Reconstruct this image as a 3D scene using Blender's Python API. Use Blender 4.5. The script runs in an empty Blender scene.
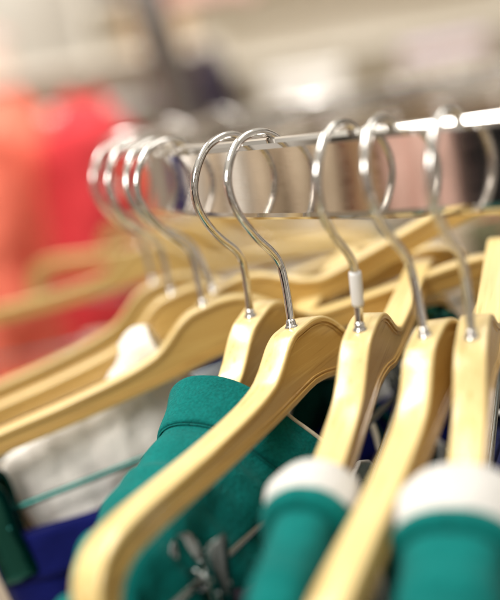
import bpy, bmesh, math, random
from mathutils import Vector, Matrix, noise
random.seed(7)
R_ = math.radians
sc = bpy.context.scene
col = sc.collection
C0 = Vector((.438, .759)); RR = .511; ZE = -.0279       # rail circle, height of the flat face's top edge
DROP = .0767

# ------------------------------------------------------------------ materials
def mat(name, color, rough=.5, metal=0., **kw):
    m = bpy.data.materials.new(name); m.use_nodes = True
    nt = m.node_tree; b = nt.nodes['Principled BSDF']
    b.inputs['Base Color'].default_value = (*color, 1); b.inputs['Roughness'].default_value = rough
    b.inputs['Metallic'].default_value = metal
    for k, v in kw.items(): b.inputs[k.replace('_', ' ')].default_value = v
    return m, nt, b
def ramp(nt, fac, stops):
    r = nt.nodes.new('ShaderNodeValToRGB'); nt.links.new(fac, r.inputs[0])
    el = r.color_ramp.elements
    el[0].position = stops[0][0]; el[0].color = (*stops[0][1], 1)
    el[1].position = stops[-1][0]; el[1].color = (*stops[-1][1], 1)
    for p, c in stops[1:-1]: e = el.new(p); e.color = (*c, 1)
    return r.outputs[0]
def nz(nt, scale, detail=4, vec=(1, 1, 1), coord='Object', rough=.55):
    tc = nt.nodes.new('ShaderNodeTexCoord'); mp = nt.nodes.new('ShaderNodeMapping'); mp.inputs['Scale'].default_value = vec
    n = nt.nodes.new('ShaderNodeTexNoise'); n.inputs['Scale'].default_value = scale; n.inputs['Detail'].default_value = detail
    n.inputs['Roughness'].default_value = rough
    nt.links.new(tc.outputs[coord], mp.inputs[0]); nt.links.new(mp.outputs[0], n.inputs['Vector'])
    return n.outputs['Fac']
def bump(nt, b, h, strength, dist):
    bp = nt.nodes.new('ShaderNodeBump'); bp.inputs['Strength'].default_value = strength; bp.inputs['Distance'].default_value = dist
    nt.links.new(h, bp.inputs['Height']); nt.links.new(bp.outputs[0], b.inputs['Normal'])

def wood_mat(name, a, c, d):
    m, nt, b = mat(name, a, .25)
    b.inputs['Coat Weight'].default_value = .45; b.inputs['Coat Roughness'].default_value = .22
    n1 = nz(nt, 60, 5, (.3, 9, 7)); n2 = nz(nt, 9, 3, (.5, 3, 2))
    mx = nt.nodes.new('ShaderNodeMath'); mx.operation = 'MULTIPLY_ADD'; mx.inputs[1].default_value = .6
    m2 = nt.nodes.new('ShaderNodeMath'); m2.operation = 'MULTIPLY'; m2.inputs[1].default_value = .4
    nt.links.new(n2, m2.inputs[0]); nt.links.new(n1, mx.inputs[0]); nt.links.new(m2.outputs[0], mx.inputs[2])
    nt.links.new(ramp(nt, mx.outputs[0], [(.36, c), (.47, a), (.55, a), (.66, d)]), b.inputs['Base Color'])
    bump(nt, b, n1, .12, .0006)
    return m
WOOD = wood_mat('birch', (.75, .575, .255), (.56, .375, .12), (.84, .68, .35))
PLY = wood_mat('birch_side', (.57, .37, .115), (.30, .16, .045), (.70, .49, .17))

CHROME, _, _b = mat('chrome', (.68, .66, .64), .08, 1.)
_nt = CHROME.node_tree; bump(_nt, _b, nz(_nt, 420, 3), .10, .0004)
RAILC, _nt, _b = mat('rail_chrome', (.80, .77, .74), .045, 1.)
_n = nz(_nt, 25, 3, (1, 1, .2)); bump(_nt, _b, _n, .05, .0008)
_n2 = nz(_nt, 300, 4, (.3, .3, 3)); _r = ramp(_nt, _n2, [(.3, (.07,) * 3), (.8, (.14,) * 3)]); _nt.links.new(_r, _b.inputs['Roughness'])
CLIPM, _nt, _b = mat('clip_steel', (.30, .33, .33), .09, 1.); bump(_nt, _b, nz(_nt, 260, 3), .2, .0005)
BRUSH, _, _ = mat('brushed_steel', (.55, .53, .5), .45, 1.)
CLIPT, _, _ = mat('chrome_teal_reflection_tint', (.02, .11, .10), .1, 1.)  # chrome with the teal cloth's reflection put into its base colour
PLAST, _, _ = mat('clear_plastic', (.95, .95, .95), .4, 0, Transmission_Weight=.25)
RUB, _, _ = mat('clip_rubber', (.03, .03, .03), .6)

def cloth_mat(name, c, var=.32, rough=.9, weave=750, bstr=.9, rib=None):
    m, nt, b = mat(name, c, rough); b.inputs['Sheen Weight'].default_value = .04; b.inputs['Sheen Roughness'].default_value = .5
    b.inputs['Specular IOR Level'].default_value = .12
    lo = tuple(x * (1 - var) for x in c); hi = tuple(min(1, x * (1 + var * .6)) for x in c)
    n = nz(nt, weave, 3); n2 = nz(nt, 35, 4)
    ad = nt.nodes.new('ShaderNodeMath'); ad.operation = 'MULTIPLY_ADD'; ad.inputs[1].default_value = .5
    m2 = nt.nodes.new('ShaderNodeMath'); m2.operation = 'MULTIPLY'; m2.inputs[1].default_value = .5
    nt.links.new(n2, m2.inputs[0]); nt.links.new(n, ad.inputs[0]); nt.links.new(m2.outputs[0], ad.inputs[2])
    nt.links.new(ramp(nt, ad.outputs[0], [(.35, lo), (.65, hi)]), b.inputs['Base Color'])
    pk = nz(nt, 48, 3, (1, 1, 1.7)); bump(nt, b, pk, .35, .006); first = b.inputs['Normal'].links[0].from_node
    bump(nt, b, ad.outputs[0], bstr, .0012); nt.links.new(first.outputs[0], b.inputs['Normal'].links[0].from_node.inputs['Normal'])
    return m
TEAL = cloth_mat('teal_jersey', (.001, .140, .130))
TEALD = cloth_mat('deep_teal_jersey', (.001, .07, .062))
WHITE = cloth_mat('white_rib', (.61, .60, .58), .10, weave=700, bstr=.9)
CREAM = cloth_mat('cream_rib', (.62, .56, .44), .12, weave=500)
GREYW = cloth_mat('grey_white_jersey', (.90, .88, .84), .06)
BLUE = cloth_mat('royal_blue_jersey', (.006, .010, .12))
NAVY = cloth_mat('navy_jersey', (.012, .016, .06))
DARKP = cloth_mat('dark_plum_cloth', (.05, .04, .06))
RED = cloth_mat('red_cloth', (.66, .05, .06), .3)
CORAL = cloth_mat('coral_cloth', (.85, .20, .13), .2)
PINK = cloth_mat('pink_cloth', (.88, .60, .54), .1)
BLACK = cloth_mat('black_cloth', (.010, .010, .012))
TAN = cloth_mat('tan_cloth', (.42, .28, .16))
BEIGE = cloth_mat('beige_cloth', (.60, .50, .38), .1)
LILAC = cloth_mat('lilac_cloth', (.45, .36, .50), .1)
OLIVE = cloth_mat('olive_cloth', (.20, .20, .12))
CLOTHS = dict(teal=TEAL, deep=TEALD, white=WHITE, grey=GREYW, blue=BLUE, navy=NAVY, red=RED, coral=CORAL, pink=PINK,
              black=BLACK, tan=TAN, beige=BEIGE, lilac=LILAC, olive=OLIVE, plum=DARKP)

# ------------------------------------------------------------------ helpers
def link(name, me, m, parent=None, smooth=True):
    o = bpy.data.objects.new(name, me); col.objects.link(o)
    for x in (m if isinstance(m, (list, tuple)) else [m]): me.materials.append(x)
    if smooth: me.polygons.foreach_set('use_smooth', [True] * len(me.polygons))
    me.update()
    if parent: o.parent = parent
    return o
def obj(name, bm, m, parent=None, smooth=True):
    bmesh.ops.recalc_face_normals(bm, faces=bm.faces)
    me = bpy.data.meshes.new(name); bm.to_mesh(me); bm.free()
    return link(name, me, m, parent, smooth)
def tag(o, label=None, cat=None, group=None, kind=None):
    if label: o['label'] = label
    if cat: o['category'] = cat
    if group: o['group'] = group
    if kind: o['kind'] = kind
    return o
def empty(name, label, cat, group=None):
    o = bpy.data.objects.new(name, None); col.objects.link(o); o.empty_display_size = .02
    return tag(o, label, cat, group)
def catmull(pts, n):
    P = [Vector(p) for p in pts]; P = [P[0] * 2 - P[1]] + P + [P[-1] * 2 - P[-2]]
    out = []
    for i in range(1, len(P) - 2):
        for k in range(n):
            t = k / n; a, b, c, d = P[i - 1:i + 3]
            out.append(.5 * ((2 * b) + (c - a) * t + (2 * a - 5 * b + 4 * c - d) * t * t + (3 * b - a - 3 * c + d) * t ** 3))
    out.append(P[-2]); return out
def tube(bm, path, r, seg=12, closed=False):
    n = len(path); rings = []; up = None
    for i, p in enumerate(path):
        a = path[i - 1] if (i or closed) else p; b = path[(i + 1) % n] if (i < n - 1 or closed) else p
        t = (b - a).normalized()
        if up is None: up = t.orthogonal().normalized()
        up = (up - t * up.dot(t)).normalized(); v = t.cross(up)
        rad = r[i] if isinstance(r, (list, tuple)) else r
        rings.append([bm.verts.new(p + (up * math.cos(q) + v * math.sin(q)) * rad) for q in (2 * math.pi * k / seg for k in range(seg))])
    for i in range(n if closed else n - 1):
        A, B = rings[i], rings[(i + 1) % n]
        for k in range(seg): bm.faces.new((A[k], A[(k + 1) % seg], B[(k + 1) % seg], B[k]))
    if not closed: bm.faces.new(rings[0]); bm.faces.new(rings[-1])
def box(bm, c, s, rz=0, bev=0.):
    g = bmesh.ops.create_cube(bm, size=1)['verts']
    M = Matrix.Translation(Vector(c)) @ Matrix.Rotation(rz, 4, 'Z') @ Matrix.Diagonal((*s, 1))
    bmesh.ops.transform(bm, matrix=M, verts=g)
    if bev:
        es = list({e for v in g for e in v.link_edges})
        bmesh.ops.bevel(bm, geom=es, offset=bev, segments=3, affect='EDGES', profile=.5)
def lathe(bm, prof, c, seg=20):
    rings = [[bm.verts.new(Vector(c) + Vector((r * math.cos(q), r * math.sin(q), z))) for q in (2 * math.pi * k / seg for k in range(seg))] for r, z in prof]
    for A, B in zip(rings, rings[1:]):
        for k in range(seg): bm.faces.new((A[k], A[(k + 1) % seg], B[(k + 1) % seg], B[k]))
    bm.faces.new(rings[0]); bm.faces.new(rings[-1])

# ------------------------------------------------------------------ hanger geometry (local x along the arm, z up, origin on the rail edge)
TOPP = [(0, 0), (8, -.8), (15, -3.8), (21, -8), (27, -12), (34, -15.2), (50, -18.2), (80, -20.8), (110, -22), (134, -23.2), (148, -26), (157, -32), (162, -42), (164, -56), (163.5, -70)]
BOTP = [(0, -27), (7, -27.4), (13, -28), (19, -28.6), (25, -29.1), (32, -29.8), (50, -31), (80, -32.6), (110, -33.6), (134, -35), (144, -37.8), (150, -43), (152.6, -50), (153.4, -60), (153.6, -70)]
KT = Matrix.Translation((0, 0, -DROP)) @ Matrix.Rotation(R_(8), 4, 'Y') @ Matrix.Translation((0, 0, DROP))   # the wood swings a little on its hook
TOPB = [(0, 0), (9, .3), (18, -1.2), (26, -5), (33, -10.5), (39, -16), (46, -20.8), (56, -24), (90, -25.5), (134, -27), (148, -30), (157, -36), (162, -45), (164, -58), (163.5, -70)]   # the rear shoulder is fuller
BOTB = [(0, -27), (7, -27.6), (13, -28.6), (19, -30), (25, -32), (32, -34), (50, -36.2), (80, -37), (110, -37.6), (134, -38.8), (144, -41.5), (150, -46), (152.6, -53), (153.4, -62), (153.6, -70)]
def top_z(s):
    Q = TOPP if s > 0 else TOPB
    s = abs(s) * 1000
    for (a, za), (b, zb) in zip(Q, Q[1:]):
        if s <= b: return (za + (zb - za) * (s - a) / (b - a)) / 1000
        if b > 160: break
    return -.032
def body_mesh():
    n = 5
    T = catmull([(x, z, 0) for x, z in TOPP], n); TB = catmull([(x, z, 0) for x, z in TOPB], n); TB[0].x = 0; B = catmull([(x, z, 0) for x, z in BOTP], n); BB = catmull([(x, z, 0) for x, z in BOTB], n); BB[0].x = 0
    T[0].x = B[0].x = 0
    top = [Vector((-p.x, p.y)) for p in reversed(TB[1:])] + [Vector((p.x, p.y)) for p in T]
    bot = [Vector((-p.x, p.y)) for p in reversed(BB[1:])] + [Vector((p.x, p.y)) for p in B]
    # rounded tips
    loop = top + list(reversed(bot)); N = len(top); L = len(loop)
    def normals(lp):
        out = []
        for i in range(L):
            d = (lp[(i + 1) % L] - lp[i - 1]); out.append(Vector((-d.y, d.x)).normalized())
        return out
    nor = normals(loop)                      # points outward (loop runs clockwise seen from front: left to right on top)
    cc = sum(((loop[i].x * loop[(i + 1) % L].y - loop[(i + 1) % L].x * loop[i].y) for i in range(L)))
    if cc > 0: nor = [-x for x in nor]
    half = 6.1
    prof = [(0, half - 1.2), (.12, half - .6), (.4, half - .18), (1.1, half), (2.6, half), (2.8, half - 1.0), (3.3, half - 1.0), (3.5, half - .5), (4.0, half - .5), (4.15, half - 1.1), (4.6, half - 1.1)]
    bm = bmesh.new(); layers = []
    for side in (-1, 1):
        rs = []
        for off, y in prof:
            rs.append([bm.verts.new(Vector(((p.x - q.x * off) / 1000, side * y / 1000, (p.y - q.y * off) / 1000 - DROP))) for p, q in zip(loop, nor)])
        layers.append(rs)
        for a, (A, Bq) in enumerate(zip(rs, rs[1:])):
            for i in range(L):
                f = bm.faces.new((A[i], A[(i + 1) % L], Bq[(i + 1) % L], Bq[i])); f.material_index = 1 if a >= 3 else 0
        I = rs[-1]
        for i in range(N - 1):
            f = bm.faces.new((I[i], I[i + 1], I[L - 2 - i], I[L - 1 - i])); f.material_index = 1
    A, Bq = layers[0][0], layers[1][0]
    for i in range(L): bm.faces.new((A[i], A[(i + 1) % L], Bq[(i + 1) % L], Bq[i]))
    bmesh.ops.recalc_face_normals(bm, faces=bm.faces)
    me = bpy.data.meshes.new('wooden_body'); bm.to_mesh(me); bm.free()
    me.materials.append(WOOD); me.materials.append(PLY)
    me.polygons.foreach_set('use_smooth', [True] * len(me.polygons)); me.update()
    me.set_sharp_from_angle(angle=R_(50))
    return me
HOOKP = [(-15, -27), (-18.5, -20), (-19.5, -12), (-17.5, -3.5), (-12, 3.2), (-4.5, 6.9), (4, 7.2), (13, 4.4), (20, -2.5), (23.8, -11), (23.2, -19.5), (19, -28), (12, -36.5), (4.5, -43.5), (.6, -49.5), (-.4, -57), (-.5, -67), (0, -78)]
def hook_mesh(extra=0.):
    P = [Vector((x / 1000, 0, z / 1000)) for x, z in HOOKP]
    if extra: P = [Vector((p.x, 0, p.z - (extra if p.z < -.045 else 0))) for p in P]
    bm = bmesh.new(); path = catmull(P, 7)
    tube(bm, path, .00178, 14)
    e = path[0]; bmesh.ops.create_uvsphere(bm, u_segments=12, v_segments=8, radius=.0021, matrix=Matrix.Translation(e))
    me = bpy.data.meshes.new('hook'); bmesh.ops.recalc_face_normals(bm, faces=bm.faces); bm.to_mesh(me); bm.free()
    me.materials.append(CHROME); me.polygons.foreach_set('use_smooth', [True] * len(me.polygons)); return me
def ferrule_mesh():
    bm = bmesh.new(); lathe(bm, [(.0031, 0), (.0031, .0005), (.0026, .0010), (.0023, .0014), (.0022, .0026), (.0018, .0038)], (0, 0, -DROP - .0006))
    me = bpy.data.meshes.new('ferrule'); bmesh.ops.recalc_face_normals(bm, faces=bm.faces); bm.to_mesh(me); bm.free()
    me.materials.append(CHROME); me.polygons.foreach_set('use_smooth', [True] * len(me.polygons)); return me
ZROD = -DROP - .064
def rod_mesh():
    bm = bmesh.new(); tube(bm, [Vector((-.157 + .314 * i / 20, 0, ZROD)) for i in range(21)], .00165, 10)
    me = bpy.data.meshes.new('rod'); bmesh.ops.recalc_face_normals(bm, faces=bm.faces); bm.to_mesh(me); bm.free()
    me.materials.append(CLIPM); me.polygons.foreach_set('use_smooth', [True] * len(me.polygons)); return me
def plate(bm, prof, w, t=.0007, top_r=.008, ribs=True):
    """bent sheet-metal leaf: prof = (y,z) down the leaf, w half width per station"""
    rows = []
    M = 10
    for (y, z), hw in zip(prof, w):
        row = []
        for k in range(M + 1):
            u = -1 + 2 * k / M
            dish = .0016 * (1 - u * u) * (1 if y >= 0 else -1)
            row.append(Vector((u * hw, y + dish, z)))
        rows.append(row)
    for off in (0, 1):
        pass
    A = [[bm.verts.new(p) for p in r] for r in rows]
    B = [[bm.verts.new(p - Vector((0, t * (1 if p.y >= 0 else -1), 0))) for p in r] for r in rows]
    n = len(rows)
    for i in range(n - 1):
        for k in range(M):
            bm.faces.new((A[i][k], A[i][k + 1], A[i + 1][k + 1], A[i + 1][k])); bm.faces.new((B[i][k], B[i + 1][k], B[i + 1][k + 1], B[i][k + 1]))
        bm.faces.new((A[i][0], A[i + 1][0], B[i + 1][0], B[i][0])); bm.faces.new((A[i][M], B[i][M], B[i + 1][M], A[i + 1][M]))
    for k in range(M):
        bm.faces.new((A[0][k], B[0][k], B[0][k + 1], A[0][k + 1])); bm.faces.new((A[-1][k], A[-1][k + 1], B[-1][k + 1], B[-1][k]))
def clip_meshes():
    bm = bmesh.new()
    zs = [.019, .0185, .017, .014, .009, .003, -.004, -.012, -.020, -.026, -.030]
    ws = [.0030, .0055, .0078, .0092, .0096, .0092, .0082, .0078, .0080, .0084, .0084]
    ys = [.0105, .0102, .0098, .0090, .0080, .0070, .0064, .0058, .0052, .0048, .0044]
    for sgn in (-1, 1): plate(bm, [(sgn * y, z) for y, z in zip(ys, zs)], ws)
    # embossed bars on the leaves
    for sgn in (-1, 1):
        for x in (-.0045, .0045):
            tube(bm, [Vector((x, sgn * (.0072 - .0018 * k / 6), -.004 - .016 * k / 6)) for k in range(7)], .0009, 8)
    me = bpy.data.meshes.new('clip'); bmesh.ops.recalc_face_normals(bm, faces=bm.faces); bm.to_mesh(me); bm.free()
    me.materials.append(CLIPM); me.polygons.foreach_set('use_smooth', [True] * len(me.polygons))
    bm = bmesh.new()
    tube(bm, [Vector((-.006 + .012 * k / 60, .0040 * math.cos(k * .75), .0040 * math.sin(k * .75))) for k in range(61)], .0006, 6)
    tube(bm, [Vector((0.0075, .0085 - .017 * k / 12, .0165 * math.sin(math.pi * k / 12) * .3 + .002)) for k in range(13)], .0009, 6)
    m2 = bpy.data.meshes.new('spring'); bmesh.ops.recalc_face_normals(bm, faces=bm.faces); bm.to_mesh(m2); bm.free()
    m2.materials.append(CLIPM); m2.polygons.foreach_set('use_smooth', [True] * len(m2.polygons))
    return me, m2
BODY, HOOK, FERR, ROD = body_mesh(), hook_mesh(), ferrule_mesh(), rod_mesh()
CLIP, SPRING = clip_meshes()
def child(name, me, parent, loc=(0, 0, 0), rz=0, s=1):
    o = bpy.data.objects.new(name, me); col.objects.link(o); o.parent = parent; o.location = loc; o.rotation_euler = (0, 0, rz); o.scale = (s,) * 3
    return o
def rail_pt(az): return Vector((C0.x + RR * math.cos(R_(az)), C0.y + RR * math.sin(R_(az)), ZE))
def frame(az, yaw, tilt=0, lean=0):
    yw, t, l = R_(yaw), R_(tilt), R_(lean)
    d = Vector((math.cos(yw), math.sin(yw), 0)); n = Vector((-d.y, d.x, 0)); up = Vector((0, 0, 1)) * math.cos(l) - n * math.sin(l)
    x = d * math.cos(t) + up * math.sin(t); z = -d * math.sin(t) + up * math.cos(t); y = z.cross(x)
    M = Matrix((x, y, z)).transposed().to_4x4(); M.translation = rail_pt(az); return M
def hanger(az, yaw, label, tilt=0, lean=0, hook_yaw=None, extra=0., clips=(), rod=True, group='wooden clothes hangers on the round rail', dz=0):
    r = empty('clothes_hanger', label, 'clothes hanger', group)
    M = frame(az, yaw, tilt, lean); r.matrix_world = M
    child('hook', hook_mesh(extra) if extra else HOOK, r, rz=R_((hook_yaw - yaw) if hook_yaw is not None else 0))
    z = (0, 0, -extra); KX = Matrix.Translation(z) @ KT
    child('wooden_body', BODY, r).matrix_local = KX; child('ferrule', FERR, r, z)
    if rod: child('rod', ROD, r).matrix_local = KX
    for s, sz in clips:
        c = child('clip', CLIP, r); c.matrix_local = KX @ Matrix.Translation((s, 0, ZROD - .001)) @ Matrix.Scale(sz, 4); child('spring', SPRING, c)
    return r

# ------------------------------------------------------------------ garments
def fbm(p, sc_, o=3): return noise.fractal(Vector(p) * sc_, 1.0, 2.0, o)
def garment(name, az, yaw, tilt, lean, label, cat, m_body, m_band, group=None, a=.05, depth=.062, band=.028, L=.172, H=.34, w=.019,
            seed=0, wr=.004, thick=.0016, extra=0., standup=0., bandw=0., slump=0., lift=0., flare=(0., 0.), rim=.0016, m_seam=None, blunt=.5, slip=1.1, piping=None, drop0=.138, pinch=0.):
    """a knitted top lying over the hanger's arms: two sheets joined along the shoulders, an open neck with its band"""
    r = empty(name, label, cat, group); M = frame(az, yaw, tilt, lean) @ KT; r.matrix_world = M
    def surf(s, dp, side, off=0.):
        zt = top_z(s) - DROP + .0058 - extra + lift * math.exp(-((s - .05) / .017) ** 2)
        ex = max(0, abs(s) - drop0); zt -= ex * ex * 14
        if s < .01: zt -= slip * (.01 - s) ** 2 / (.03 - s)
        e = min(1, abs(s) / L)
        q = max(0, dp)
        hw = w * max(0, 1 - math.exp(-q / .007)) ** .42 * (1 + .35 * min(1, q / .15)) * math.sqrt(max(0.0, 1 - e ** 9))
        hw += flare[0 if side > 0 else 1] * min(1, q / .04) ** 1.3 * math.exp(-(s / .07) ** 2)
        hw *= 1 - pinch * min(1, max(0, (a + .014 - s) / .02)) * min(1, q / .02)
        p = Vector((s, side * hw, zt - q))
        wv = fbm((s * 1.0 + seed, side * 3.1, p.z * .55), 22) * wr * (.35 + min(1, q / .05)) + fbm((s * 2.6 + seed, side * 2.2, p.z * .7 + s * .8), 26) * wr * .5
        wv += math.sin(s * 95 + seed + 9 * p.z) * wr * .35 * min(1, q / .1)
        fade = min(1, q / .02)
        p.y += side * (wv * fade + off * min(1, q / .006)); p.z += fbm((s, seed, 0), 30) * wr * .3 + slump * fbm((s * .6, seed + 4, 1), 12)
        if s > a + band: p.z += (fbm((s * 2.2 + seed, side * q * .3, 3), 30) * .0022 + fbm((s + seed, 0, 9), 75) * .0008) * min(1, (s - a - band) / .01)
        if q < .02: p.z += off * (1 - q / .02)
        return p
    NP, NR = 110, 50
    def phi(i):
        u = i / NP
        return math.pi * (.5 * (2 * u) ** 3.4 if u < .5 else 1 - .5 * (2 - 2 * u) ** 3.4)
    def grid(r0, r1, nr, off0, off1, curl):
        V = []
        for side in (1, -1):
            G = []
            for i in range(NP + 1):
                ph = phi(i); c, sn = math.cos(ph), max(0., math.sin(ph))
                # ray from the neck ellipse to the garment's border
                e0 = Vector((a * math.copysign(abs(c) ** blunt, c), depth * sn ** blunt))
                tx = (L - a) if abs(c) > 1e-6 else 1e9
                k = min(L / abs(c) if abs(c) > 1e-6 else 1e9, H / sn if sn > 1e-6 else 1e9)
                e1 = Vector((c * k, sn * k))
                row = []
                ln = (e1 - e0).length
                for j in range(nr + 1):
                    t = r0 + (r1 - r0) * j / nr
                    u = min(1, (t * band if t <= 1 else band + (t - 1) * (ln - band)) / ln) if ln > 0 else 0
                    q = e0.lerp(e1, u)
                    row.append((q, side, t))
                G.append(row)
            V.append(G)
        return V
    def build(r0, r1, nr, offf):
        bm = bmesh.new()
        for gi, G in enumerate(grid(r0, r1, nr, 0, 0, 0)):
            vs = [[bm.verts.new(surf(q.x, q.y, side, offf(t)) + Vector((0, 0, standup * max(0, 1 - t) ** 1.5 if t < 1 else 0))) for q, side, t in row] for row in G]
            for i in range(NP):
                for j in range(nr): bm.faces.new((vs[i][j], vs[i + 1][j], vs[i + 1][j + 1], vs[i][j + 1]))
        bmesh.ops.remove_doubles(bm, verts=bm.verts, dist=.00012)
        return bm
    def solid(o, th):
        md = o.modifiers.new('thickness', 'SOLIDIFY'); md.thickness = th; md.offset = 0
        ms = o.modifiers.new('smooth', 'SUBSURF'); ms.levels = 1; ms.render_levels = 1
    o = obj('shirt_body', build(.86, 2, NR, lambda t: 0.0), m_body, r); solid(o, thick)
    # the band: a soft padded roll round the neck
    o = obj('neckband', build(0, 1, 8, lambda t: .0015 + bandw * math.sin(math.pi * min(1, max(0, t))) ** .6), m_band, r); solid(o, .0024)
    if piping:
        bm = bmesh.new()
        path = [surf(a * math.copysign(abs(math.cos(phi(i))) ** blunt, math.cos(phi(i))), depth * max(0., math.sin(phi(i))) ** blunt, 1, .0022) + Vector((0, 0, standup)) for i in range(14, int(NP * .50))]
        tube(bm, path, .0009, 8); obj('piping', bm, piping, r)
    # stitched seam under the band
    bm = bmesh.new()
    for side in (1, -1):
        path = []
        for i in range(NP + 1):
            ph = phi(i)
            c, sn = math.cos(ph), max(0., math.sin(ph)); e0 = Vector((a * math.copysign(abs(c) ** blunt, c), depth * sn ** blunt)); k = min(L / abs(c) if abs(c) > 1e-6 else 1e9, H / sn if sn > 1e-6 else 1e9)
            e1 = Vector((c * k, sn * k)); q = e0.lerp(e1, min(1, (band * 1.02) / (e1 - e0).length)); path.append(surf(q.x, q.y, side, .0014))
        tube(bm, path, rim, 8)
    obj('seam', bm, m_seam or m_body, r)
    return r
def recolour(root, names, m):
    for ch in root.children:
        if ch.name.split('.')[0] in names:
            ch.data = ch.data.copy(); ch.data.materials.clear(); ch.data.materials.append(m)
def clipped(name, az, yaw, tilt, lean, label, cat, m, s0, s1, H=.30, group=None, extra=0., seed=0, th=.005, sag=.006):
    """trousers or a skirt held by the clips below the rod"""
    r = empty(name, label, cat, group); M = frame(az, yaw, tilt, lean) @ KT; r.matrix_world = M
    bm = bmesh.new(); NX, NZ = 48, 36; zt0 = ZROD - .019 - extra
    G = {}
    for side in (1, -1):
        for i in range(NX + 1):
            u = i / NX; s = s0 + (s1 - s0) * u
            for j in range(NZ + 1):
                v = j / NZ; zt = zt0 + .006 - sag * math.sin(math.pi * u) * 1.3
                e = math.sqrt(max(0, 1 - (2 * u - 1) ** 8))
                pinch = 1
                hw = th * (.35 + 2.8 * v) * e
                p = Vector((s, 0, zt - H * v))
                p.y = side * hw + fbm((s * 2 + seed, p.z * .6, 0), 24) * .012 * min(1, v * 3) + math.sin(s * 120 + seed) * .003 * v
                G[side, i, j] = bm.verts.new(p)
    for side in (1, -1):
        for i in range(NX):
            for j in range(NZ): bm.faces.new((G[side, i, j], G[side, i + 1, j], G[side, i + 1, j + 1], G[side, i, j + 1]))
    bmesh.ops.remove_doubles(bm, verts=bm.verts, dist=.0003)
    o = obj('trouser_leg' if cat == 'trousers' else 'cloth', bm, m, r)
    md = o.modifiers.new('thickness', 'SOLIDIFY'); md.thickness = .0016; md.offset = 0
    bm = bmesh.new()                       # waistband
    for side in (1, -1):
        W = []
        for i in range(NX + 1):
            u = i / NX; s = s0 + (s1 - s0) * u; zt = zt0 + .0065 - sag * math.sin(math.pi * u) * 1.3
            rr = []
            for j in range(7):
                v = j / 6 * .085; e = math.sqrt(max(0, 1 - (2 * u - 1) ** 8)); z = zt - H * v
                y = side * (th * (.35 + 2.8 * v) * e + .0014 + .0009 * math.sin(s * 900)) + fbm((s * 2 + seed, z * .6, 0), 24) * .012 * min(1, v * 3) + math.sin(s * 120 + seed) * .003 * v
                rr.append(bm.verts.new((s, y, z)))
            W.append(rr)
        for i in range(NX):
            for j in range(6): bm.faces.new((W[i][j], W[i + 1][j], W[i + 1][j + 1], W[i][j + 1]))
    o = obj('waistband', bm, m, r); md = o.modifiers.new('thickness', 'SOLIDIFY'); md.thickness = .0014; md.offset = 0
    return r

# ------------------------------------------------------------------ the rail
rail = empty('clothes_rack', 'round chrome clothes rack with a flat mirror polished rail carrying the wooden hangers', 'clothes rack')
rail.location = (C0.x, C0.y, -1.2)
T = .009
prof = [(0, 0), (-.0006, .0022), (-.0022, .0037), (-.0045, .0043), (-.0068, .0037), (-.0084, .0022), (-T, 0), (-T, -.0275), (-.0084, -.0295), (-.0065, -.0308), (-.0045, -.0312), (-.0025, -.0308), (-.0006, -.0295), (0, -.0275)]
# denser flat faces keep the mirror even
bm = bmesh.new(); NS = 360; rings = []
for k in range(NS):
    q = 2 * math.pi * k / NS
    rings.append([bm.verts.new(((RR + o_) * math.cos(q), (RR + o_) * math.sin(q), ZE + z_ + 1.2)) for o_, z_ in prof])
for k in range(NS):
    A, B = rings[k], rings[(k + 1) % NS]
    for i in range(len(prof)): bm.faces.new((A[i], A[(i + 1) % len(prof)], B[(i + 1) % len(prof)], B[i]))
ro = obj('rail', bm, RAILC, rail)
ro.data.set_sharp_from_angle(angle=R_(14))
bm = bmesh.new()
for k in range(4):
    q = math.pi / 2 * k + .96; v = Vector((math.cos(q), math.sin(q), 0))
for k in range(4):
    q = math.pi / 2 * k + .96; v = Vector((math.cos(q), math.sin(q), 0))
    b2 = bmesh.new(); r_ = RR - T / 2
    tube(b2, [v * r_ + Vector((0, 0, 1.2 + ZE - .031 - 1.13 * i / 8)) for i in range(9)], .011, 16); obj('leg', b2, RAILC, rail)
bm.free()
bm = bmesh.new()
for k in range(2):
    q = math.pi / 2 * k + .96; v = Vector((math.cos(q), math.sin(q), 0)); tube(bm, [v * (RR - .015) * (1 - i / 5) + Vector((0, 0, .12 + .02 * k)) for i in range(11)], .008, 12)
obj('crossbar', bm, RAILC, rail)

# ------------------------------------------------------------------ hangers in the foreground
H5 = (-134.4, -109, -7.5, -2.6); H45 = (-135.1, -107, -7, -8); H4 = (-137.7, -117, -.5, 3.3); H3 = (-140.1, -110.5, -3, -4.2); H2 = (-145.7, -122.6, 5.6, 3.4)
H1 = (-148.7, -116.5, -4, -4.0); H0 = (-155.7, -177, -2.9, .7); H0B = (-158.3, -178, -14, 0); HM1 = (-161.5, -178, -3.5, 0); HM2 = (-167, -181, -4, 0)
G = 'wooden clothes hangers on the round rail'
hanger(H5[0], H5[1], 'pale wooden hanger at the right edge, its arm running into a wide white neckband', H5[2], H5[3], extra=.003, hook_yaw=-122)
hanger(H4[0], H4[1], 'bare tilted wooden hanger between the two white banded shirts, its arm reaching the bottom', H4[2], H4[3], hook_yaw=-121, extra=.001, clips=((.10, 1), (-.09, 1)))
h3 = hanger(H3[0], H3[1], 'wooden hanger with a clear plastic size tube on its hook stem', H3[2], H3[3], hook_yaw=-124)
hanger(H2[0], H2[1], 'sharply focused bare wooden hanger whose long arm bends down in the lower left', H2[2], H2[3], hook_yaw=-134, clips=((.099, .85), (-.10, 1)))
hanger(H1[0], H1[1], 'wooden hanger disappearing into the collar of the bright teal shirt', H1[2], H1[3], hook_yaw=-134)
h0 = hanger(H0[0], H0[1], 'wooden hanger pointing left above the grey white shirt with blue trousers clipped below', H0[2], H0[3], hook_yaw=-137, clips=((.138, 1.15), (-.11, 1)))
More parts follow.
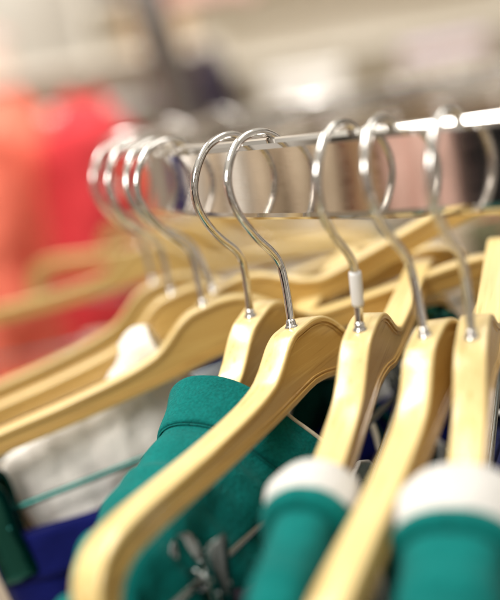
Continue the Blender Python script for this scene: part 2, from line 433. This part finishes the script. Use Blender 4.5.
hanger(H0B[0], H0B[1], 'wooden hanger hidden inside the grey white shirt', H0B[2], H0B[3], hook_yaw=-137)
hanger(HM1[0], HM1[1], 'blurred wooden hanger just behind the one over the grey white shirt', HM1[2], HM1[3], hook_yaw=-137, clips=((.10, 1),))
hanger(HM2[0], HM2[1], 'second blurred wooden hanger behind the one over the grey white shirt', HM2[2], HM2[3], hook_yaw=-136)
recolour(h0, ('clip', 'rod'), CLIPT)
bm = bmesh.new(); lathe(bm, [(.0019, -.0145), (.0024, -.0145), (.0026, -.013), (.0026, -.0015), (.0024, 0), (.0019, 0)], (-.0005, 0, -.0525), 18)
o = obj('size_tube', bm, PLAST, h3); o['label'] = 'clear plastic tube round the hook stem'

garment('sweatshirt', *H1, 'bright teal shirt with an open teal collar behind the focused bare hanger', 'shirt', TEAL, TEAL, a=.050, depth=.076, band=.022, w=.020, seed=2, wr=.013, standup=.006, L=.192, drop0=.165, flare=(.060, .0), rim=.0004, piping=CREAM)
garment('sweatshirt', *H3, 'teal shirt with rolled white neckband on the hanger with the plastic tube', 'shirt', TEAL, WHITE, a=.080, depth=.06, band=.020, w=.0125, seed=8, wr=.004, bandw=.004, rim=.0048, pinch=.35, flare=(.0, -.004))
garment('sweatshirt', *H5, 'teal shirt with the widest white neckband at the right edge', 'shirt', TEAL, WHITE, a=.068, depth=.07, band=.026, w=.0175, seed=13, wr=.006, bandw=.004, rim=.0045, pinch=.3)
garment('sweatshirt', *H0B, 'grey white wrinkled shirt hanging between the left hangers and the teal shirt', 'shirt', GREYW, GREYW, a=.040, depth=.05, band=.016, w=.012, flare=(-.004, .006), seed=21, wr=.007, L=.15, lift=.015)
clipped('trousers', *H0, 'royal blue trousers hanging from the left chrome clip', 'trousers', BLUE, -.135, .150, seed=3)
clipped('trousers', *H2, 'dark plum trousers clipped under the focused bare hanger', 'trousers', DARKP, -.13, .11, seed=5)
clipped('trousers', *H4, 'dark trousers clipped under the tilted bare hanger at the right', 'trousers', NAVY, -.13, .13, seed=6, extra=.001)
clipped('trousers', *HM1, 'navy trousers below the blurred left hanger behind the grey white shirt', 'trousers', NAVY, -.13, .14, seed=7)

# a folded down collar drooping off the focused hanger's rear arm
def droop():
    r = empty('slipped_shirt', 'dark teal shirt with cream edged collar slipped down behind the focused bare hanger', 'shirt')
    c = Vector((.028, .508, -.184)); r.location = c
    A = Vector((.0235, -.006, -.004)); B = Vector((.004, .024, .040)); D = Vector((.004, .035, -.075)); NN = 64
    def P(t, d, k=1.):
        q = 2 * math.pi * t / NN
        return A * math.cos(q) * k + B * math.sin(q) * k + D * d + Vector((1, -.6, 0)) * fbm((math.cos(q), math.sin(q), d), 1.6) * .004 * (1 + d * 2)
    bm = bmesh.new(); R = [[bm.verts.new(P(t, d, 1 + .35 * d)) for t in range(NN)] for d in [i / 18 * 2.6 for i in range(19)]]
    for X, Y in zip(R, R[1:]):
        for t in range(NN): bm.faces.new((X[t], X[(t + 1) % NN], Y[(t + 1) % NN], Y[t]))
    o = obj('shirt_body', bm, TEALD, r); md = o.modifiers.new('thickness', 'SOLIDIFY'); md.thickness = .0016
    bm = bmesh.new(); R = [[bm.verts.new(P(t, d, kk)) for t in range(NN)] for d, kk in ((.16, 1.10), (.1, 1.09), (.03, 1.07), (-.01, 1.04), (-.02, 1.0), (.0, .97), (.04, .955))]
    for X, Y in zip(R, R[1:]):
        for t in range(NN): bm.faces.new((X[t], X[(t + 1) % NN], Y[(t + 1) % NN], Y[t]))
    o = obj('neckband', bm, CREAM, r); md = o.modifiers.new('thickness', 'SOLIDIFY'); md.thickness = .0008
droop()

# ------------------------------------------------------------------ the rest of the ring
ring = [        (-188, 'navy', 'blurred horizontal wooden hanger on the left bend over a navy shirt'),
        (-201, 'beige', 'blurred horizontal wooden hanger on the left over a beige shirt'),
        (-212, 'tan', 'blurred wooden hanger whose curved end stands before the red clothes'),
        (-223, 'white', 'blurred far hanger over a white shirt seen under the rail'),
        (-232, 'beige', 'blurred far hanger over a beige shirt behind the focused hooks'),
        (-241, 'olive', 'blurred far hanger over an olive shirt behind the middle hooks'),
        (-249, 'tan', 'blurred far hanger over a tan shirt behind the right hooks'),
        (-257, 'coral', 'blurred far hanger over a coral shirt behind the rightmost hook'),
        (-264, 'tan', 'blurred far hanger at the right edge behind the rail')]
for i, (az, c, lb) in enumerate(ring):
    yw = az + random.uniform(-5, 5)
    hanger(az, yw, lb, [5, 9, 12, 4, 0, 0, 0, 0, 0, 0][i] + random.uniform(-1.5, 1.5), random.uniform(-2, 2))
    clipped('trousers', az, yw, 0, 0, {'red': 'blurred red garment hanging on the left bend of the rail'}.get(c, 'blurred %s garment clipped under far hanger %s' % (c, ['at the left bend', 'at the left bend', 'left of the red clothes', 'on the left', 'before the red clothes', 'seen under the rail', 'behind the focused hooks', 'behind the middle hooks', 'behind the right hooks', 'behind the rightmost hook', 'at the right edge'][i])),
            'trousers', CLOTHS[c], -.14, .14, H=.4, seed=i * 3.1, th=.009)

# ------------------------------------------------------------------ shop background
def straight_garment(x, y, z, yaw, W, H, D, m, label, group, seed, cat='coat'):
    """a garment on a shop rack seen from outside: shoulders, sleeves and folded body"""
    r = empty('hanging_' + cat, label, cat, group); r.location = (x, y, z); r.rotation_euler = (0, 0, R_(yaw))
    bm = bmesh.new(); NU, NV = 40, 36; V = []
    for j in range(NV + 1):
        v = j / NV; row = []
        half = W / 2 * (.30 + .70 * min(1, (v / .14)) ** .6) * (1 + .12 * v)
        zz = -H * v
        for i in range(NU):
            q = 2 * math.pi * i / NU; cx, sy = math.cos(q), math.sin(q)
            x_ = half * math.copysign(abs(cx) ** .7, cx); y_ = D / 2 * (.35 + .65 * min(1, v / .2)) * math.copysign(abs(sy) ** .8, sy)
            f = 1 + .16 * fbm((cx * 1.5 + seed, sy * 1.5, zz * 1.1), 1.6) * min(1, v * 4) + .10 * math.sin(q * 7 + seed + zz * 3) * min(1, v * 3)
            row.append(bm.verts.new((x_ * f, y_ * f * (1 + .25 * math.sin(q * 9 + seed)), zz - .05 * abs(cx) * (1 - min(1, v * 3)))))
        V.append(row)
    for j in range(NV):
        for i in range(NU): bm.faces.new((V[j][i], V[j][(i + 1) % NU], V[j + 1][(i + 1) % NU], V[j + 1][i]))
    bm.faces.new(V[0]); bm.faces.new(V[-1])
    obj('garment_body', bm, m, r)
    for s in (-1, 1):
        b2 = bmesh.new(); n = 12
        path = [Vector((s * (W / 2 * .82 + .05 * math.sin(k / n * 1.6)), .01 * math.sin(k), -.07 - (H * .62) * k / n)) for k in range(n + 1)]
        tube(b2, path, [.055 * W / .4 * (1 - .3 * k / n) * (1 + .1 * math.sin(k * 1.9 + seed)) for k in range(n + 1)], 14)
        obj('sleeve', b2, m, r)
    return r
def shop_rack(x0, y0, x1, y1, z, label):
    r = empty('garment_rack', label, 'garment rack'); r.location = (x0, y0, -1.2)
    L = math.hypot(x1 - x0, y1 - y0); r.rotation_euler = (0, 0, math.atan2(y1 - y0, x1 - x0))
    bm = bmesh.new(); tube(bm, [Vector((L * i / 6, 0, z + 1.2)) for i in range(7)], .014, 14); obj('rail', bm, BRUSH, r)
    for s in (0, L):
        bm = bmesh.new(); tube(bm, [Vector((s, 0, (z + 1.185) * i / 4)) for i in range(5)], .013, 12); obj('post', bm, BRUSH, r)
        bm = bmesh.new(); tube(bm, [Vector((s, -.25 + .5 * i / 4, .012)) for i in range(5)], .012, 12); obj('foot', bm, CHROME, r)
# red clothes behind on the left
shop_rack(-.95, 1.95, -.09, 2.15, .0, 'chrome garment rack carrying the red clothes in the left background')
for i, (x, y, c, lb) in enumerate([(-.70, 1.95, 'coral', 'coral red blouse leftmost on the background rack'), (-.56, 1.97, 'red', 'red blouse beside the coral one on the background rack'),
        (-.42, 2.0, 'red', 'red blouse left of the paler coral one on the background rack'), (-.28, 2.03, 'coral', 'pale coral blouse second from the right on the background rack'), (-.14, 2.07, 'red', 'rightmost red blouse on the background rack')]):
    straight_garment(x - .10, y, .04 + .02 * (i % 2), 68 + i * 5, .40, .52, .15, CLOTHS[c], lb, 'red clothes on the background rack', i * 2.7, 'blouse')
# unseen rack of made-up coats, coloured and placed to shape the rail's reflection
shop_rack(-1.37, 1.9, -1.15, -.75, .05, 'added garment rack left of the round rack, for the coats mirrored in its rail')
left = [(-1.35, 1.78, 'red'), (-1.34, 1.60, 'blue'), (-1.34, 1.38, 'grey'), (-1.33, 1.20, 'beige'), (-1.32, 1.04, 'grey'), (-1.3, .88, 'beige'), (-1.28, .72, 'beige'), (-1.27, .60, 'beige'), (-1.26, .50, 'red'), (-1.25, .42, 'tan'), (-1.24, .32, 'pink'), (-1.22, .24, 'pink'), (-1.22, .165, 'pink'), (-1.2, .07, 'black'), (-1.2, -.03, 'black'), (-1.2, -.14, 'black'), (-1.18, -.28, 'black'), (-1.17, -.46, 'black')]
for i, (x, y, c) in enumerate(left):
    straight_garment(x, y, .08, 6 + random.uniform(-8, 8), .14 if c == 'red' else .42, .75, .02 if c == 'red' else .13, CLOTHS[c], '%s coat added left of the round rack for its reflection in the rail' % c, 'coats added for the rail reflection', 30 + i * 1.3)

# shelving across the background
SHELF, _, _ = mat('shelf_board', (.74, .66, .52), .5); _n = SHELF.node_tree
_n.links.new(ramp(_n, nz(_n, 6, 4, (.3, 4, 4)), [(.3, (.66, .60, .50)), (.7, (.80, .76, .68))]), _n.nodes['Principled BSDF'].inputs['Base Color'])
def shelf_unit(x, y, z0, W, D, Hh, rz, n, label):
    r = empty('shelf_unit', label, 'shelf'); r.location = (x, y, z0); r.rotation_euler = (0, 0, R_(rz))
    for k in range(n + 1):
        bm = bmesh.new(); box(bm, (0, 0, Hh * k / n), (W, D, .025), bev=.003); obj('shelf_board', bm, SHELF, r, False)
    for s in (-1, 1):
        bm = bmesh.new(); box(bm, (s * (W / 2 + .013), 0, Hh / 2), (.024, D, Hh + .03), bev=.003); obj('side_panel', bm, SHELF, r, False)
    bm = bmesh.new(); box(bm, (0, D / 2 + .007, Hh / 2), (W, .012, Hh), bev=.002); obj('back_panel', bm, SHELF, r, False)
    return r
def stack(x, y, z, w, d, cols, rz, label, group, seed):
    """folded tops in a pile"""
    k = 0
    for c in cols:
        h = .028 + .008 * ((seed * 7 + k * 3) % 3) / 2
        bm = bmesh.new(); nu = 28; rows = []
        for j in range(9):
            q = -math.pi / 2 + math.pi * j / 8; sx = .5 * (1 - .07 * (1 - math.cos(q))); zz = h / 2 + h / 2 * math.sin(q)
            rows.append([bm.verts.new((math.copysign(abs(math.cos(t)) ** .35, math.cos(t)) * w * sx * (1 + .02 * fbm((t, seed + k, 0), 2)), math.copysign(abs(math.sin(t)) ** .35, math.sin(t)) * d * sx, zz + .003 * fbm((math.cos(t), math.sin(t), k + seed), 3))) for t in (2 * math.pi * i / nu for i in range(nu))])
        for A, B in zip(rows, rows[1:]):
            for i in range(nu): bm.faces.new((A[i], A[(i + 1) % nu], B[(i + 1) % nu], B[i]))
        bm.faces.new(rows[0]); bm.faces.new(rows[-1])
        o = obj('folded_top', bm, CLOTHS[c]); o.location = (x, y, z); o.rotation_euler = (0, 0, R_(rz + (seed * 13 + k * 5) % 7 - 3))
        tag(o, 'blurred folded %s top in the piles on the %s' % (c, label), 'folded clothes', group); z += h + .001; k += 1
def wpt(px, py, D):
    """world point seen at pixel (px,py) of the 500x600 photograph at depth D - used only to lay out the far furniture"""
    return F * D + Rv * (D * (px - 250) / 1101) - Uv * (D * (py - 300) / 1101)
F = Vector((0, .98176, -.190124)); Rv = Vector((.985408, -.0323608, -.1671049)); Uv = Vector((.1702095, .1873493, .9674342))
SU = [(1.0, 4.25, -1.2, 2.8, .34, 1.9, -3, 6), (1.05, 3.15, -1.2, 1.9, .42, 1.08, -6, 3), (-.75, 3.6, -1.2, 1.5, .4, 1.34, 4, 4)]
u0 = shelf_unit(*SU[0], 'wide pale shelf unit far in the upper right background')
u1 = shelf_unit(*SU[1], 'beige shelf unit with folded clothes in the right background')
u2 = shelf_unit(*SU[2], 'tall cream shelf unit behind the red clothes')
pal = [['beige', 'tan', 'olive', 'tan'], ['plum', 'plum', 'olive'], ['lilac', 'white', 'beige'], ['tan', 'beige', 'tan'], ['white', 'beige', 'white'], ['red', 'tan'], ['grey', 'white', 'grey'], ['pink', 'beige', 'white'], ['grey', 'beige', 'tan']]
for (X, Y, Z0, W, D, Hh, rz, n), nm in zip(SU, ('far', 'right', 'left')):
    for k in range(n - 1, n + 1) if nm != 'left' else (3, 4):
        zb = Z0 + Hh * k / n + .014
        nn = int(W / .38)
        for i in range(nn):
            lx = -W / 2 + .16 + i * (W - .3) / (nn - 1); c, s = math.cos(R_(rz)), math.sin(R_(rz))
            cl = pal[(i * 5 + k * 2 + (3 if nm == 'left' else 0)) % len(pal)]
            stack(X + lx * c, Y + lx * s, zb, .23, .30, cl + cl[:1], rz, '%s background shelves' % nm, 'folded tops on the %s background shelves' % nm, i + k * 3)
# dark post and dark jacket in the upper left background
DARKM, _, _ = mat('dark_post_paint', (.07, .055, .045), .4)
r = empty('display_post', 'dark slim display post leaning in the upper left background', 'post')
a_, b_ = wpt(128, -60, 1.7), wpt(186, 125, 1.7); bm = bmesh.new()
d_ = (b_ - a_).normalized(); r.location = a_ + d_ * 1.45
tube(bm, [a_ + d_ * 1.45 * k / 8 - r.location for k in range(9)], .028, 14); obj('pole', bm, DARKM, r)
bm = bmesh.new(); lathe(bm, [(.13, -.02), (.13, -.008), (.05, .004), (.016, .03)], (0, 0, 0), 28); obj('base', bm, DARKM, r)
p = wpt(205, 40, 2.3); straight_garment(p.x, p.y, p.z, 40, .07, .22, .06, DARKP, 'small dark jacket in the upper background right of the dark post', None, 4.4, 'jacket')
p = wpt(190, -75, 2.4); straight_garment(p.x, p.y, p.z, 20, .14, .16, .08, PINK, 'small peach top high in the background beside the dark post', None, 5.4, 'blouse')

# ------------------------------------------------------------------ setting
WALL, _n, _b = mat('wall_paint', (.72, .66, .55), .8)
_n.links.new(ramp(_n, nz(_n, .9, 3), [(.35, (.48, .43, .36)), (.65, (.68, .65, .59))]), _b.inputs['Base Color'])
bm = bmesh.new(); box(bm, (0, 4.6, .4), (9, .1, 3.4)); tag(obj('wall', bm, WALL, smooth=False), kind='structure')
FLOOR, _n, _b = mat('floor_vinyl', (.45, .38, .30), .35)
_n.links.new(ramp(_n, nz(_n, 5, 5), [(.3, (.36, .30, .23)), (.7, (.5, .43, .34))]), _b.inputs['Base Color'])
bm = bmesh.new(); box(bm, (0, 1, -1.25), (9, 8, .1)); tag(obj('floor', bm, FLOOR, smooth=False), kind='structure')

# ------------------------------------------------------------------ light
w_ = bpy.data.worlds.new('World'); sc.world = w_; w_.use_nodes = True
bg = w_.node_tree.nodes['Background']; bg.inputs[0].default_value = (1.0, .93, .84, 1); bg.inputs[1].default_value = .42
_n = w_.node_tree; _n.links.new(ramp(_n, nz(_n, 3.2, 4, (1, 1, 1.6), 'Generated'), [(.36, (.06, .045, .035)), (.46, (.45, .37, .28)), (.55, (1.0, .90, .76)), (.66, (1.5, 1.4, 1.25))]), bg.inputs[0])
_t = _n.nodes.new('ShaderNodeTexCoord'); _s = _n.nodes.new('ShaderNodeSeparateXYZ'); _n.links.new(_t.outputs['Generated'], _s.inputs[0])
_m = _n.nodes.new('ShaderNodeMapRange'); _m.inputs['From Min'].default_value = .45; _m.inputs['From Max'].default_value = .75; _n.links.new(_s.outputs['Z'], _m.inputs['Value'])
_x = _n.nodes.new('ShaderNodeMix'); _x.data_type = 'RGBA'; _x.inputs['B'].default_value = (1.6, 1.5, 1.3, 1)
_n.links.new(_m.outputs[0], _x.inputs['Factor']); _n.links.new(bg.inputs[0].links[0].from_socket, _x.inputs['A']); _n.links.new(_x.outputs['Result'], bg.inputs[0])
def lamp(name, loc, size, e, c=(1, .95, .88), rot=(0, 0, 0)):
    l = bpy.data.lights.new(name, 'AREA'); l.shape = 'RECTANGLE'; l.size, l.size_y = size; l.energy = e; l.color = c
    o = bpy.data.objects.new(name, l); col.objects.link(o); o.location = loc; o.rotation_euler = [R_(a) for a in rot]; return o
lamp('unseen_overhead_lamp', (-.55, .95, 1.5), (.35, 1.4), 17, rot=(0, -14, 0))
lamp('unseen_overhead_lamp', (.75, 1.0, 1.6), (.35, 1.4), 9.5, rot=(0, 14, 0))
lamp('unseen_overhead_lamp', (-.8, -.62, .85), (.6, .5), 14, rot=(46, -40, 0))  # added front-left fill, brightens the grey white shirt
lamp('unseen_overhead_lamp', (-.75, .5, 1.7), (.3, 1.2), 14, rot=(0, 12, 0))  # added to brighten the left coats and so the rail's reflection
lamp('unseen_overhead_lamp', (.1, 2.45, 1.7), (3.0, .4), 62, (1, .97, .93), rot=(42, 0, 0))  # added to brighten the background shelf fronts

# ------------------------------------------------------------------ camera
cd = bpy.data.cameras.new('Camera'); cam = bpy.data.objects.new('Camera', cd); col.objects.link(cam); sc.camera = cam
cam.matrix_world = Matrix((Rv, Uv, -F)).transposed().to_4x4()
cd.sensor_fit = 'HORIZONTAL'; cd.sensor_width = 30; cd.lens = 30 * 1101 / 500; cd.clip_start = .01; cd.clip_end = 50
cd.dof.use_dof = True; cd.dof.focus_distance = .474; cd.dof.aperture_fstop = 2.9; cd.dof.aperture_blades = 0
sc.view_settings.view_transform = 'Standard'; sc.view_settings.look = 'None'; sc.view_settings.exposure = .42; sc.view_settings.gamma = 1
sc.cycles.use_denoising = True; sc.cycles.max_bounces = 8; sc.cycles.sample_clamp_indirect = 6; sc.cycles.caustics_reflective = False
